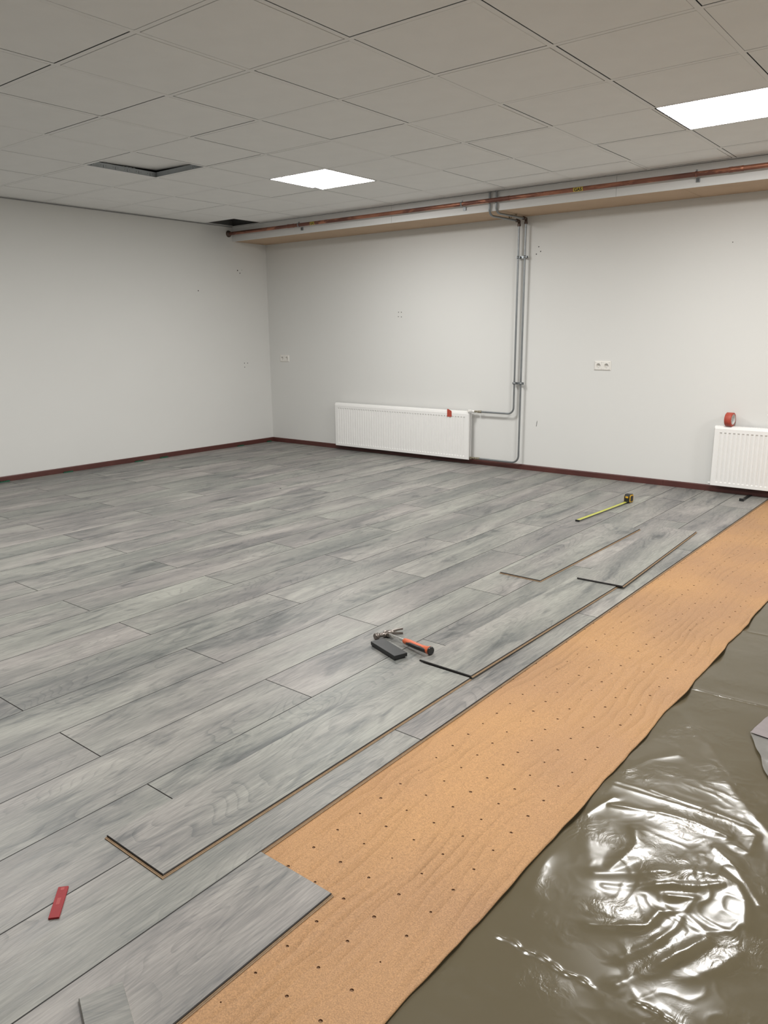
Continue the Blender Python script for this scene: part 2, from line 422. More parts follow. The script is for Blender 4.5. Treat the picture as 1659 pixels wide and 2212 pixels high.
# slots and punched holes in the bar webs seen in the open bay
b = MB()
for (ax, pos) in (('y', -2.705), ('x', 1.704)):
    lo = 1.716 if ax == 'y' else -3.293
    for k in range(6):
        s = lo+0.045+k*0.098
        if ax == 'y' and k != 4: continue
        def bx(s0, s1, z0, z1):
            if ax == 'y': b.box(s0, s1, pos-0.0021, pos-0.0011, z0, z1, HOLE)
            else: b.box(pos+0.0011, pos+0.0021, s0, s1, z0, z1, HOLE)
        bx(s-0.001, s+0.001, H+0.006, H+0.026)
        for q in (-0.02, 0.02): bx(s+q-0.0015, s+q+0.0015, H+0.019, H+0.023)
sl = b.build('punched_slots', ceiling)
# bundled wire behind the bar
b = MB(); pts = [(1.712+0.006*math.sin(k*1.9), -2.99+0.009*k, H+0.036+0.004*math.cos(k*1.9)) for k in range(12)]
b.tube(pts, 0.002, METALG, 6); b.build('wire_coil', ceiling)

# lamps in the ceiling
def lamp_mesh_parts(root, skew=False):
    s = 0.2975
    b = MB(); w = 0.009
    for x0, x1, y0, y1 in ((-s, s, -s, -s+w), (-s, s, s-w, s), (-s, -s+w, -s+w, s-w), (s-w, s, -s+w, s-w)):
        b.box(x0, x1, y0, y1, 0.0, 0.010, LAMPFR)
    b.box(-s, s, -s, s, 0.0100, 0.016, LAMPFR)
    b.build('lamp_frame', root)
    q = s-w-0.001
    if not skew:
        b = MB(); b.add([(-q, -q, 0.002), (-q, q, 0.002), (q, q, 0.002), (q, -q, 0.002)], [(0, 1, 2, 3)], LIT); b.build('diffuser', root)
    else:
        b = MB(); b.add([(-q+0.125, -q, 0.002), (-q+0.010, q, 0.002), (q, q, 0.002), (q, -q, 0.002)], [(0, 1, 2, 3)], LIT); b.build('diffuser', root)
        b = MB(); b.add([(-q, -q, 0.004), (-q, q-0.10, 0.004), (-q+0.012, q-0.10, 0.004), (-q+0.112, -q, 0.004)], [(0, 1, 2, 3)], LIT)  # bright gap beside the panel, reflected light imitated by emission
        b.build('glowing_gap', root)
        b = MB(); b.prism([(-q+0.112, -q), (-q+0.125, -q), (-q+0.010, q), (-q, q), (-q, q-0.10), (-q+0.012, q-0.10)], 0.001, 0.004, LAMPFR); b.build('inner_frame', root)
for (i, j) in LAMPS:
    c = (gx(i)+0.3, gy(j)+0.3, H)
    if (i, j) == (-5, 3): L = thing('ceiling_lamp', 'lit square ceiling panel set askew in its bay, nearest the copper pipe on the left', 'lamp', c)
    elif (i, j) == (0, 3): L = thing('ceiling_lamp', 'lit square ceiling panel at the right edge, the larger in the photo', 'lamp', c)
    else: L = thing('ceiling_lamp', {(-5, -2): 'lit square ceiling panel just outside the left edge of the photo', (0, -2): 'lit square ceiling panel just above the top edge of the photo',
                     (5, 3): 'lit square ceiling panel beyond the right edge, nearer the back wall', (5, -2): 'lit square ceiling panel beyond the right edge, farther from the back wall'}[(i, j)], 'lamp', c, group='ceiling panels out of view')
    lamp_mesh_parts(L, (i, j) == (-5, 3))

# ---------------------------------------------------------------- laid planks
PW, PL = 0.245, 1.389
def plank_mesh(name, w, l, lip=(0, 0, 0, 0), t=0.008, gap=0.00015):
    """stack of rectangular rings; lip = (x0, x1, y0, y1) sides whose click profile is exposed"""
    e = 0.0017
    full = [q == 2 for q in (lip[2], lip[1], lip[3], lip[0])]; lip = tuple(0 if q == 2 else q for q in lip); any2 = any(full)
    lv = [((-e,)*4, 0, None), ((0,)*4, -e, BEVEL)]
    if any(lip) or any2:
        lv += [((0,)*4, -0.0034, BEVEL), (tuple(-0.0022 if q else 0 for q in lip), -0.0036, BEVEL), (tuple(-0.0022 if q else 0 for q in lip), -0.0046, BEVEL),
               (tuple(0.0028 if q else 0 for q in lip), -0.0048, CORE), (tuple(0.0028 if q else 0 for q in lip), -0.0056, BEVEL),
               (tuple(0.0062 if q else 0 for q in lip), -0.0058, CORE)]
        lv += [(tuple(0.0062 if q else 0 for q in lip), -t, CORE)]
    else: lv += [((0,)*4, -t, CORE)]
    b = MB(); V = []
    for (o, z, m) in lv:
        x0, x1, y0, y1 = gap-o[0], w-gap+o[1], gap-o[2], l-gap+o[3]
        V.append([(x0, y0, z), (x1, y0, z), (x1, y1, z), (x0, y1, z)])
    for k in range(1, len(V)):
        for q in range(4): b.add(V[k-1]+V[k], [(q+4, (q+1) % 4+4, (q+1) % 4, q)], BEVEL if full[q] else lv[k][2])
    b.add(V[0], [(0, 1, 2, 3)], WOOD); b.add(V[-1], [(3, 2, 1, 0)], CORE)
    return b.mesh(name)
cache = {}
def lay(x0, x1, y0, y1, lip=(0, 0, 0, 0)):
    k = (round(x1-x0, 4), round(y1-y0, 4), lip)
    if k not in cache: cache[k] = plank_mesh('plank', x1-x0, y1-y0, lip)
    return put('plank', cache[k], floor, (x0, y0, 0))
EDGE = 5.655
for c in range(-1, 24):
    x1 = EDGE-PW*c; x0 = max(x1-PW, 0.022)
    if c == 23: continue
    if c == 22: x0 = 0.013
    ph = -4.708 if c % 2 == 0 else -5.407
    y = ph-PL*4
    while y < -0.013:
        y0, y1 = max(y, ROOM_Y+0.01), min(y+PL, -0.013)
        if c == -1 and y0 > -5.5: break
        if y1-y0 > 0.05:
            lip = (0, 0, 0, 0)
            if c == -1: lip = (0, 1, 0, 0)
            if c == 0 and y0 >= -5.5:
                lip = (0, 1, 0, 0)
            if c == 0 and y0 < -5.407 < y1: lip = (0, 1, 0, 0) if False else (0, 0, 0, 0)
            lay(x0, x1, y0, y1, lip)
        y += PL
# the lip of the last laid row where its plank is only half hidden by the next row
b = MB()
for off, z0, z1, m in ((0.0028, -0.0056, -0.0048, CORE), (0.0062, -0.008, -0.0058, CORE)):
    b.box(EDGE-0.0001, EDGE+off, -5.4055, -4.708, z0, z1, m)
b.build('click_edge', floor)

# ---------------------------------------------------------------- loose planks and offcuts
def loose(label, x, y, rz, l=1.389, w=0.245, z=0.0, tx=0.0, lip=(0, 1, 1, 0), name='laminate_plank', cat='plank', group=None):
    me = plank_mesh(name, w, l, lip)
    o = put(name, me, None, (x, y, z+0.0083), (tx, 0, rz)); return tag(o, label, cat, group)
loose('long loose grey plank in the foreground, nearest of the loose ones', 5.295, -5.621, -0.002)
loose('loose grey laminate plank right of the hammer, in line with the foreground loose plank', 5.300, -4.228, -0.011, z=0.0080, tx=-0.0052, lip=(0, 1, 2, 0))
loose('short-looking loose grey plank farthest left, just below the tape measure', 4.957, -3.003, -0.010)
loose('loose grey plank lying askew near the underlay, overlapping another plank', 5.347, -2.870, 0.040, z=0.0100, tx=-0.0060, lip=(0, 1, 2, 0))
loose('small square-cut offcut of grey laminate at the bottom left edge of the photo', 5.7415, -5.866, math.radians(-114.0-180+90), l=0.20, w=0.0848, lip=(0, 0, 0, 0), name='plank_offcut', cat='offcut') if False else None
# offcut built from its own corners
b = MB()
u = Vector((0.032, 0.078, 0)).normalized(); v = Vector((u.y, -u.x, 0))
xf = Matrix.Translation((5.709, -5.943, 0.0083)) @ Matrix(((v.x, u.x, 0, 0), (v.y, u.y, 0, 0), (0, 0, 1, 0), (0, 0, 0, 1)))
me = plank_mesh('plank_offcut', 0.21, 0.0848, (0, 0, 0, 0)); me.materials[0] = CORE if False else me.materials[0]
for p_ in me.polygons:
    if me.materials[p_.material_index] == BEVEL: p_.material_index = list(me.materials).index(WOOD)
o = put('plank_offcut', me); o.matrix_world = xf
tag(o, 'small sawn offcut of grey laminate at the bottom left edge of the photo', 'offcut')

# ---------------------------------------------------------------- underlay sheet with punched holes
def und_h(x, y):
    n = noise.noise(Vector((x*7, y*1.3, 0)))*0.0010+noise.noise(Vector((x*1.7, y*1.1, 5)))*0.0010
    e = max(0.0, (x-6.165)/0.05)
    lift = max(0.0, noise.noise(Vector((3.1, y*4.3, 2.0)))+0.12)
    f = min(1.0, max(0.0, (x-5.70)/0.06))
    return -0.0088+(n+0.0006)*f+e*e*lift*0.016
U0, UN, UY, US = 5.625, 6, 0.0918, 0.0926
hx0, hy0 = 5.660, -3.378
b = MB()
P = 12; circ = [(math.cos(2*math.pi*(k+0.5)/P-0.75*math.pi-math.pi/12*0), math.sin(2*math.pi*(k+0.5)/P-0.75*math.pi)) for k in range(P)]
def sq(k):     # 12 points round the unit square starting at the lower left corner
    s, q = divmod(k, 3); t = q/3
    return ((-1+2*t, -1), (1, -1+2*t), (1-2*t, 1), (-1, 1-2*t))[s]
kmin, kmax = int((ROOM_Y-hy0)/UY)+2, int((0-hy0)/UY)-0
rr = random.Random(11)
holes = MB()
for k in range(kmin, kmax+1):
    cy = hy0+UY*k
    for c in range(UN):
        cx = hx0+US*c
        tx = 0.013*(cy+4.0)*(1 if c < UN else 0)
        hx, hy = cx+tx*0.5, cy
        if cy+UY/2 > -0.013: continue
        r = 0.0043*rr.uniform(0.72, 1.15) if rr.random() > 0.12 else 0.0022
        el = rr.uniform(0.8, 1.0)
        outer = [(cx+US/2*sq(q)[0], cy+UY/2*sq(q)[1]) for q in range(P)]
        ang = [math.atan2(sq(q)[1], sq(q)[0]) for q in range(P)]
        inner = [(hx+r*math.cos(a), hy+r*el*math.sin(a)) for a in ang]
        mid = [((o_[0]*0.45+i_[0]*0.55), (o_[1]*0.45+i_[1]*0.55)) for o_, i_ in zip(outer, inner)]
        z = lambda p: (p[0], p[1], und_h(*p))
        V = [z(p) for p in outer]+[z(p) for p in mid]+[z(p) for p in inner]
        F = []
        for q in range(P):
            q2 = (q+1) % P
            F.append((q, q2, P+q2, P+q)); F.append((P+q, P+q2, 2*P+q2, 2*P+q))
        b.add(V, F, UNDER, True)
        zc = und_h(hx, hy)
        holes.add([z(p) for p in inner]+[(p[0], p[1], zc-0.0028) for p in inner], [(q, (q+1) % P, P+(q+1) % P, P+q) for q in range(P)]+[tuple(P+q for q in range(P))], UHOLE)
# strip with the wavy right edge, and its underside thickness
XS = hx0+US*(UN-0.5)
def edge_x(y):
    return 6.212+0.010*noise.noise(Vector((1.0, y*4.1, 0)))+0.009*max(0, noise.noise(Vector((3.1, y*4.3, 2.0)))+0.12)*2+0.003*noise.noise(Vector((9.0, y*14, 0)))
ys0 = hy0+UY*(kmin-0.5); ys1 = min(hy0+UY*(kmax+0.5), -0.013)
if hy0+UY*kmax+UY/2 > -0.013: ys1 = hy0+UY*(kmax-0.5)
NY = int((ys1-ys0)/(UY/6)+0.5); NX = 6
V = []
for a in range(NY+1):
    y = ys0+(ys1-ys0)*a/NY
    for c in range(NX+1):
        x = XS+(edge_x(y)-XS)*c/NX; V.append((x, y, und_h(x, y) if c else und_h(x, y)))
for a in range(NY+1):   # turned-down lip
    y = ys0+(ys1-ys0)*a/NY; x = edge_x(y); V.append((x+0.0002, y, max(SLAB+0.0015, und_h(x, y)-0.0035)))
F = []
for a in range(NY):
    for c in range(NX): F.append((a*(NX+1)+c, a*(NX+1)+c+1, (a+1)*(NX+1)+c+1, (a+1)*(NX+1)+c))
    base = (NY+1)*(NX+1); F.append((a*(NX+1)+NX, base+a, base+a+1, (a+1)*(NX+1)+NX))
b.add(V, F, UNDER, True)
# short strip up to the back wall
o = b.build('underlay_sheet', recalc=False)
bm = bmesh.new(); bm.from_mesh(o.data); bmesh.ops.remove_doubles(bm, verts=bm.verts, dist=2e-5); bmesh.ops.recalc_face_normals(bm, faces=bm.faces)
if sum(f.normal.z for f in bm.faces) < 0: bmesh.ops.reverse_faces(bm, faces=bm.faces)
bm.to_mesh(o.data); bm.free()
tag(o, 'long orange-tan perforated underlay sheet running beside the laid grey planks', 'underlay')
ho = holes.build('punched_hole', o); ho['kind'] = 'stuff'

# ---------------------------------------------------------------- plastic film on the bare floor
def ridge(p, s, k=5.0):
    return (1-min(1.0, abs(noise.noise(p*s))*2.2))**k
RIDGES = [  # (height, width, points) folds seen in the crumpled sheet
 (.0045, .007, [(6.237, -4.729), (6.25, -4.667), (6.267, -4.612)]),
 (.0055, .008, [(6.272, -4.65), (6.345, -4.622), (6.402, -4.6), (6.492, -4.585), (6.571, -4.597)]),
 (.0045, .005, [(6.337, -4.508), (6.433, -4.512), (6.521, -4.507), (6.642, -4.511)]),
 (.0030, .004, [(6.337, -4.520), (6.433, -4.522), (6.521, -4.521), (6.642, -4.531)]),
 (.0030, .006, [(6.228, -4.53), (6.306, -4.52), (6.365, -4.523)]),
 (.0080, .016, [(6.355, -4.947), (6.442, -4.879), (6.534, -4.799), (6.595, -4.769), (6.642, -4.776), (6.67, -4.82), (6.69, -4.90)]),
 (.0060, .010, [(6.391, -4.972), (6.453, -4.935), (6.512, -4.877), (6.57, -4.84), (6.614, -4.789)]),
 (.0090, .008, [(6.569, -4.938), (6.575, -4.886), (6.526, -4.916)]),
 (.0070, .009, [(6.569, -4.938), (6.525, -4.98), (6.519, -5.038), (6.466, -5.084), (6.415, -5.116)]),
 (.0070, .009, [(6.571, -4.945), (6.569, -5.006), (6.543, -5.091), (6.506, -5.161)]),
 (.0070, .009, [(6.571, -4.945), (6.628, -4.975), (6.674, -4.935), (6.684, -4.894)]),
 (.0070, .011, [(6.633, -4.993), (6.608, -5.061), (6.578, -5.131), (6.527, -5.235)]),
 (.0030, .022, [(6.262, -4.786), (6.31, -4.88), (6.365, -4.958), (6.415, -5.051)]),
 (.0070, .013, [(6.372, -4.721), (6.395, -4.775), (6.389, -4.847), (6.38, -4.91)]),
 (.0060, .012, [(6.561, -4.665), (6.615, -4.708), (6.667, -4.773), (6.703, -4.818)]),
 (.0060, .020, [(6.44, -4.257), (6.51, -4.349), (6.571, -4.422), (6.625, -4.481), (6.70, -4.56)]),
 (.0070, .010, [(6.597, -4.525), (6.626, -4.544), (6.632, -4.629), (6.602, -4.623)]),
 (.0060, .014, [(6.638, -5.129), (6.678, -5.066), (6.699, -4.997)]),
 (.0050, .024, [(6.233, -3.971), (6.366, -4.106), (6.459, -4.243), (6.525, -4.324)]),
 (.0035, .010, [(6.24, -4.44), (6.277, -4.341), (6.336, -4.266)]),
 (.0050, .020, [(6.26, -5.091), (6.243, -5.017), (6.225, -4.956)]),
]
for yy, a, am in ((-3.765, 0.05, 0.0052), (-3.048, 0.05, 0.0045), (-4.557, 0.10, 0.0030), (-6.02, 0.1, 0.004), (-2.33, 0.1, 0.004)):
    RIDGES.append((am, 0.006, [(6.20, yy), (6.6, yy+a*0.4), (7.1, yy+a*0.9)]))
import numpy as np
def film_heights(P):
    """P: list of (x, y); returns the heights of the sheet"""
    A = np.array(P); x, y = A[:, 0], A[:, 1]
    N = noise.noise
    n1 = np.array([N(Vector((a*4.5, c*4.5, 1))) for a, c in P])
    n2 = np.array([N(Vector((a*11, c*9, 4))) for a, c in P])
    n3 = np.array([N(Vector((a*30, c*26, 8))) for a, c in P])
    n4 = np.array([N(Vector((a*17+N(Vector((a*9, c*9, 0)))*1.5, c*17, 2))) for a, c in P])
    m1 = np.exp(-((x-6.56)/0.20)**2-((y+4.86)/0.30)**2)
    m2 = 0.8*np.exp(-((x-6.62)/0.14)**2-((y+5.30)/0.14)**2)
    m3 = 0.45*np.exp(-((x-6.52)/0.15)**2-((y+4.40)/0.20)**2)
    m4 = 0.35*np.exp(-((x-6.40)/0.10)**2-((y+3.80)/0.06)**2)
    m = np.minimum(1.2, m1+m2+m3+m4)
    z = 0.0022*(n1+0.4)+m*(0.0050*(n1+0.4)+0.0026*(n2+0.3)+0.0003*n3+0.0010*np.maximum(0, 1-np.abs(n4)*3)**2)
    r = np.zeros_like(z)
    for h, w, pts in RIDGES:
        d2 = np.full_like(z, 9.0)
        for (ax, ay), (bx, by) in zip(pts[:-1], pts[1:]):
            vx, vy = bx-ax, by-ay
            t = np.clip(((x-ax)*vx+(y-ay)*vy)/(vx*vx+vy*vy), 0, 1)
            d2 = np.minimum(d2, (x-ax-t*vx)**2+(y-ay-t*vy)**2)
        w = w*1.35
        r = np.maximum(r, 0.60*h*(0.75+0.6*n2)*np.exp(-np.sqrt(d2+(0.35*w)**2)/w*1.1+0.35))
    # two crinkled packing folds
    for yy, x0, x1 in ((-5.265, 6.24, 6.50), (-5.254, 6.56, 6.70)):
        k = np.clip((x-x0)/0.02, 0, 1)*np.clip((x1-x)/0.02, 0, 1)
        r = np.maximum(r, k*0.0036*np.exp(-np.abs(y-yy-0.004*np.sin(x*80+3*n2))/0.0038)*(0.35+0.9*np.abs(np.sin(x*105+4*n1))))
    e = np.clip((x-6.19)/0.05, 0, 1)
    return (SLAB+0.0042+np.maximum(z+r, 0)*e).tolist()
b = MB()
def grid(x0, x1, nx, y0, y1, ny):
    P = [(x0+(x1-x0)*i/nx, y0+(y1-y0)*j/ny) for j in range(ny+1) for i in range(nx+1)]
    V = [(p[0], p[1], z) for p, z in zip(P, film_heights(P))]
    return V, [(j*(nx+1)+i, j*(nx+1)+i+1, (j+1)*(nx+1)+i+1, (j+1)*(nx+1)+i) for j in range(ny) for i in range(nx)]
for args in ((6.0, 7.2, 260, -5.86, -2.9, 660), (6.0, 7.2, 30, -9.35, -5.86, 80), (6.0, 7.2, 60, -2.9, -0.014, 120), (7.2, 9.98, 40, -9.35, -0.014, 120)):
    V, F = grid(*args); b.add(V, F, FILM, True)
o = b.build('plastic_film')
tag(o, 'crumpled translucent olive plastic film covering the bare floor at lower right', 'film')

# second film with a folded-over lilac-grey corner at the right edge
t = thing('protective_film', 'clear plastic film with a lilac-grey folded corner at the right edge of the photo', 'film', (6.897, -3.986, 0))
def f2h(x, y):
    p = Vector((x, y, 3)); return -0.0075+0.004*(noise.noise(p*6)+0.3)+0.003*ridge(p, 7, 4)
def poly_sheet(pts, n, m, name, hf):
    """four-cornered patch (bilinear) with a height function"""
    b = MB(); V = []
    for j in range(n+1):
        for i in range(n+1):
            u_, v_ = i/n, j/n
            x = (pts[0][0]*(1-u_)+pts[1][0]*u_)*(1-v_)+(pts[3][0]*(1-u_)+pts[2][0]*u_)*v_
            y = (pts[0][1]*(1-u_)+pts[1][1]*u_)*(1-v_)+(pts[3][1]*(1-u_)+pts[2][1]*u_)*v_
            e_ = min(1.0, math.hypot(x-6.482, y+4.012)/0.15); q_ = Vector((x*9, y*9, 6))
            V.append((x-6.9+e_*0.018*noise.noise(q_), y+4.0+e_*0.022*noise.noise(q_+Vector((0, 0, 5))), hf(x, y)))
    b.add(V, [(j*(n+1)+i, j*(n+1)+i+1, (j+1)*(n+1)+i+1, (j+1)*(n+1)+i) for j in range(n) for i in range(n)], m, True)
    return b.build(name, t)
poly_sheet([(6.481, -4.000), (6.600, -4.272), (7.02, -4.40), (6.98, -3.80)], 44, FILM2, 'film_layer', lambda x, y: f2h(x, y)-0.002)
poly_sheet([(6.484, -4.010), (6.95, -4.05), (7.00, -3.62), (6.545, -3.62)], 34, LILAC, 'folded_corner', lambda x, y: f2h(x, y)+0.0015)

# ---------------------------------------------------------------- pipes
def pipe_run(name, label, pts, r, mat, group=None):
    b = MB(); b.tube(pts, r, mat, 14); return tag(b.build(name), label, 'pipe', group)
PR = 0.0088
def bend(p, a, c, r, n=6):
    """rounded corner at p between directions a (from) and c (to), unit vectors"""
    p, a, c = Vector(p), Vector(a), Vector(c)
    s = p-a*r; e = p+c*r; ctr = s+c*r
    out = []
    for i in range(n+1):
        th = math.pi/2*i/n; out.append(ctr-c*r*math.cos(th)+a*r*math.sin(th))
    return out
YV = -0.05
def heat_pipe(label, xt, xv, ztop, zbot, xend, br):
    root = thing('heating_pipe', label, 'pipe', (xv, YV, 0))
    def loc(pts): return [Vector(p)-Vector((xv, YV, 0)) for p in pts]
    zr = ztop
    d = Vector((xv-xt-0.0, YV+0.518, 0)); L = d.length; dn = d.normalized()
    dn = Vector((dn.x, dn.y, -0.0)).normalized()
    top = [(xt, -0.518, 2.47), (xt, -0.518, zr+0.10)]+bend((xt, -0.518, zr), (0, 0, -1), dn, 0.055)+[Vector((xv, YV, zr))-dn*0.03]
    b = MB(); b.tube(loc(top), PR, STEELP, 14); b.build('upper_pipe', root)
    # elbow fitting
    b = MB(); b.tube(loc([Vector((xv, YV, zr))-dn*0.042, Vector((xv, YV, zr))-dn*0.010, (xv, YV, zr), (xv, YV, zr-0.010), (xv, YV, zr-0.045)]), 0.0125, DARKMET, 14)
    b.tube(loc([(xv, YV, zr-0.028), (xv, YV, zr-0.046)]), 0.0155, DARKMET, 14)
    b.tube(loc([Vector((xv, YV, zr))-dn*0.046, Vector((xv, YV, zr))-dn*0.030]), 0.0152, DARKMET, 14); b.build('elbow_fitting', root)
    low = [(xv, YV, zr-0.04), (xv, YV, zbot+br+0.05)]+bend((xv, YV, zbot), (0, 0, -1), (-1, 0, 0), br, 8)+[(xend, YV, zbot)]
    b = MB(); b.tube(loc(low), PR, STEELP, 14); b.build('lower_pipe', root)
    b = MB()
    for xa, xb, r in ((xend-0.004, xend+0.014, 0.0125), (xend+0.014, xend+0.022, 0.0100), (xend+0.022, xend+0.040, 0.0135)):
        b.tube(loc([(xa, YV, zbot), (xb, YV, zbot)]), r, BRASS, 6)
    b.build('compression_nut', root)
heat_pipe('thin grey heating pipe, left of the pair, bending to the radiator top valve', 3.338, 3.369, 2.262, 0.530, 2.975, 0.060)
heat_pipe('thin grey heating pipe, right of the pair, bending to the radiator bottom valve', 3.404, 3.437, 2.277, 0.066, 2.962, 0.070)
def clamp(z, label):
    t = thing('pipe_clamp', label, 'clamp', (3.403, 0, z))
    b = MB(); b.box(-0.055, 0.055, -0.034, -0.031, -0.011, 0.011, STEELP); b.box(-0.009, 0.009, -0.031, 0.0, -0.009, 0.009, STEELP); b.build('rail', t)
    for x in (-0.034, 0.034):
        b = MB()
        b.lathe([(PR+0.0004, -0.011), (PR+0.0035, -0.011), (PR+0.0035, 0.011), (PR+0.0004, 0.011)], STEELP, Matrix.Translation((x, YV, 0)), 16)
        b.box(x-0.019, x-0.011, YV-0.002, YV+0.002, -0.009, 0.009, STEELP); b.box(x+0.011, x+0.019, YV-0.002, YV+0.002, -0.009, 0.009, STEELP)
        b.build('ring', t)
clamp(1.950, 'double steel clamp high on the wall holding both heating pipes')
clamp(0.818, 'double steel clamp low on the wall, just above the radiator top')
# small bracket under the casing
t = thing('pipe_bracket', 'small metal bracket screwed under the casing at the heating pipe bends', 'bracket', (3.385, -0.20, BZ))
b = MB(); b.box(-0.035, 0.035, -0.012, 0.012, -0.003, 0, BRASS); b.box(-0.035, -0.031, -0.012, 0.012, -0.030, -0.003, BRASS); b.box(0.031, 0.035, -0.012, 0.012, -0.030, -0.003, BRASS)
b.build('bracket_plate', t)
b = MB(); b.tube([(-0.010, -0.004, -0.003), (-0.010, -0.004, -0.030)], 0.003, DARKMET, 8); b.build('screw', t)

# copper gas pipe
CYP, CZ, CR = -0.553, 2.376, 0.0172
t = thing('copper_gas_pipe', 'long stained copper gas pipe running along the casing', 'pipe', (0, CYP, CZ))
b = MB(); b.tube([(0.0, 0, 0)]+[(0.4*k, 0, 0) for k in range(1, 25)]+[(ROOM_X, 0, 0)], CR, COPPER, 20); b.build('pipe_length', t)
b = MB(); b.lathe([(CR, 0.030), (0.024, 0.030), (0.0275, 0.024), (0.030, 0.010), (0.036, 0.006), (0.036, 0.0)], DARKMET, Matrix.Rotation(math.pi/2, 4, 'Y'), 24); o = b.build('wall_collar', t); o['label'] = 'dark collar at the wall'
# soldered couplings
for x, l in ((3.50, 0.055), (5.33, 0.05), (0.98, 0.05)):
    b = MB(); b.tube([(x-l, 0, 0), (x-l+0.004, 0, 0), (x-l*0.5, 0, 0), (x-l*0.5+0.006, 0, 0), (x+l*0.5, 0, 0), (x+l-0.004, 0, 0), (x+l, 0, 0)], 0, COPPER, 20,
                     radii=[CR+0.0005, CR+0.0022, CR+0.0022, CR+0.0010, CR+0.0010, CR+0.0022, CR+0.0005]); b.build('coupling', t)
def text_mesh(txt, size, name, bold=0.0):
    cu = bpy.data.curves.new(name, 'FONT'); cu.body = txt; cu.size = size; cu.align_x = 'CENTER'; cu.align_y = 'CENTER'; cu.offset = bold
    tmp = bpy.data.objects.new(name, cu); COL.objects.link(tmp)
    bpy.context.view_layer.update()
    me = bpy.data.meshes.new_from_object(tmp.evaluated_get(bpy.context.evaluated_depsgraph_get()))
    bpy.data.objects.remove(tmp); bpy.data.curves.remove(cu); return me
def gas_label(x, w, hgt, lab):
    """yellow label wrapped on the pipe, black word GAS"""
    tl = put('gas_label', None, t, (x, 0, 0)); tl.empty_display_size = 0.02
    n = 10; half = hgt/2/CR; mid = math.radians(-12)
    def P_(xx, s, r): a = mid+s/CR; return (xx, -math.cos(a)*r, math.sin(a)*r)
    b = MB(); V = []
    for k in range(n+1):
        s = -hgt/2+hgt*k/n; V += [P_(-w/2, s, CR+0.0006), P_(w/2, s, CR+0.0006)]
    b.add(V, [(2*k, 2*k+1, 2*k+3, 2*k+2) for k in range(n)], YLABEL, True)
    me = b.mesh('gas_label'); o = put('gas_label', me, t, (x, 0, 0)); o['label'] = lab
    bpy.data.objects.remove(tl)
    me = text_mesh('GAS', hgt*1.05, 'lettering', 0.0012)
    sx = w*0.80/max(1e-6, (max(v.co.x for v in me.vertices)-min(v.co.x for v in me.vertices)))
    cx = (max(v.co.x for v in me.vertices)+min(v.co.x for v in me.vertices))/2; cyy = (max(v.co.y for v in me.vertices)+min(v.co.y for v in me.vertices))/2
    bm = bmesh.new(); bm.from_mesh(me)
    for k in range(-8, 9):
        bmesh.ops.bisect_plane(bm, geom=list(bm.verts)+list(bm.edges)+list(bm.faces), plane_co=(0, cyy+k*hgt/18, 0), plane_no=(0, 1, 0))
    bmesh.ops.triangulate(bm, faces=bm.faces); bm.to_mesh(me); bm.free()
    for v in me.vertices: v.co = P_((v.co.x-cx)*sx, (v.co.y-cyy)*0.92, CR+0.0010)
    me.materials.clear(); me.materials.append(INK)
    put('lettering', me, o)
gas_label(4.166, 0.080, 0.034, 'yellow label reading GAS')
gas_label(1.297, 0.060, 0.032, 'yellow label reading GAS')
for x in (5.062, 3.08, 1.095):
    k = {5.062: 'steel pipe hanger right of the casing joint, nearest the right edge', 3.08: 'steel pipe hanger just left of the thin heating pipes', 1.095: 'steel pipe hanger nearest the corner collar'}[x]
    q = thing('pipe_hanger', k, 'hanger', (x, BY, CZ))
    b = MB(); b.box(-0.0135, 0.0135, -0.012, -0.0005, -0.048, -0.0195, STEELP, 0.0015)
    for dz in (-0.040, -0.034, -0.028): b.box(-0.010, 0.010, -0.0128, -0.012, dz-0.0008, dz+0.0008, HOLE)
    b.build('channel_end', q)
    b = MB(); b.lathe([(CR+0.0004, -0.006), (CR+0.003, -0.006), (CR+0.003, 0.006), (CR+0.0004, 0.006)], STEELP if x != 5.062 else COPPER, Matrix.Translation((0, CYP-BY, 0)) @ Matrix.Rotation(math.pi/2, 4, 'Y'), 20); b.build('ring', q)
    b = MB(); b.box(-0.006, 0.006, -0.052, -0.044, CR+0.002, CR+0.014, STEELP, 0.001); b.build('clamp_ear', q)

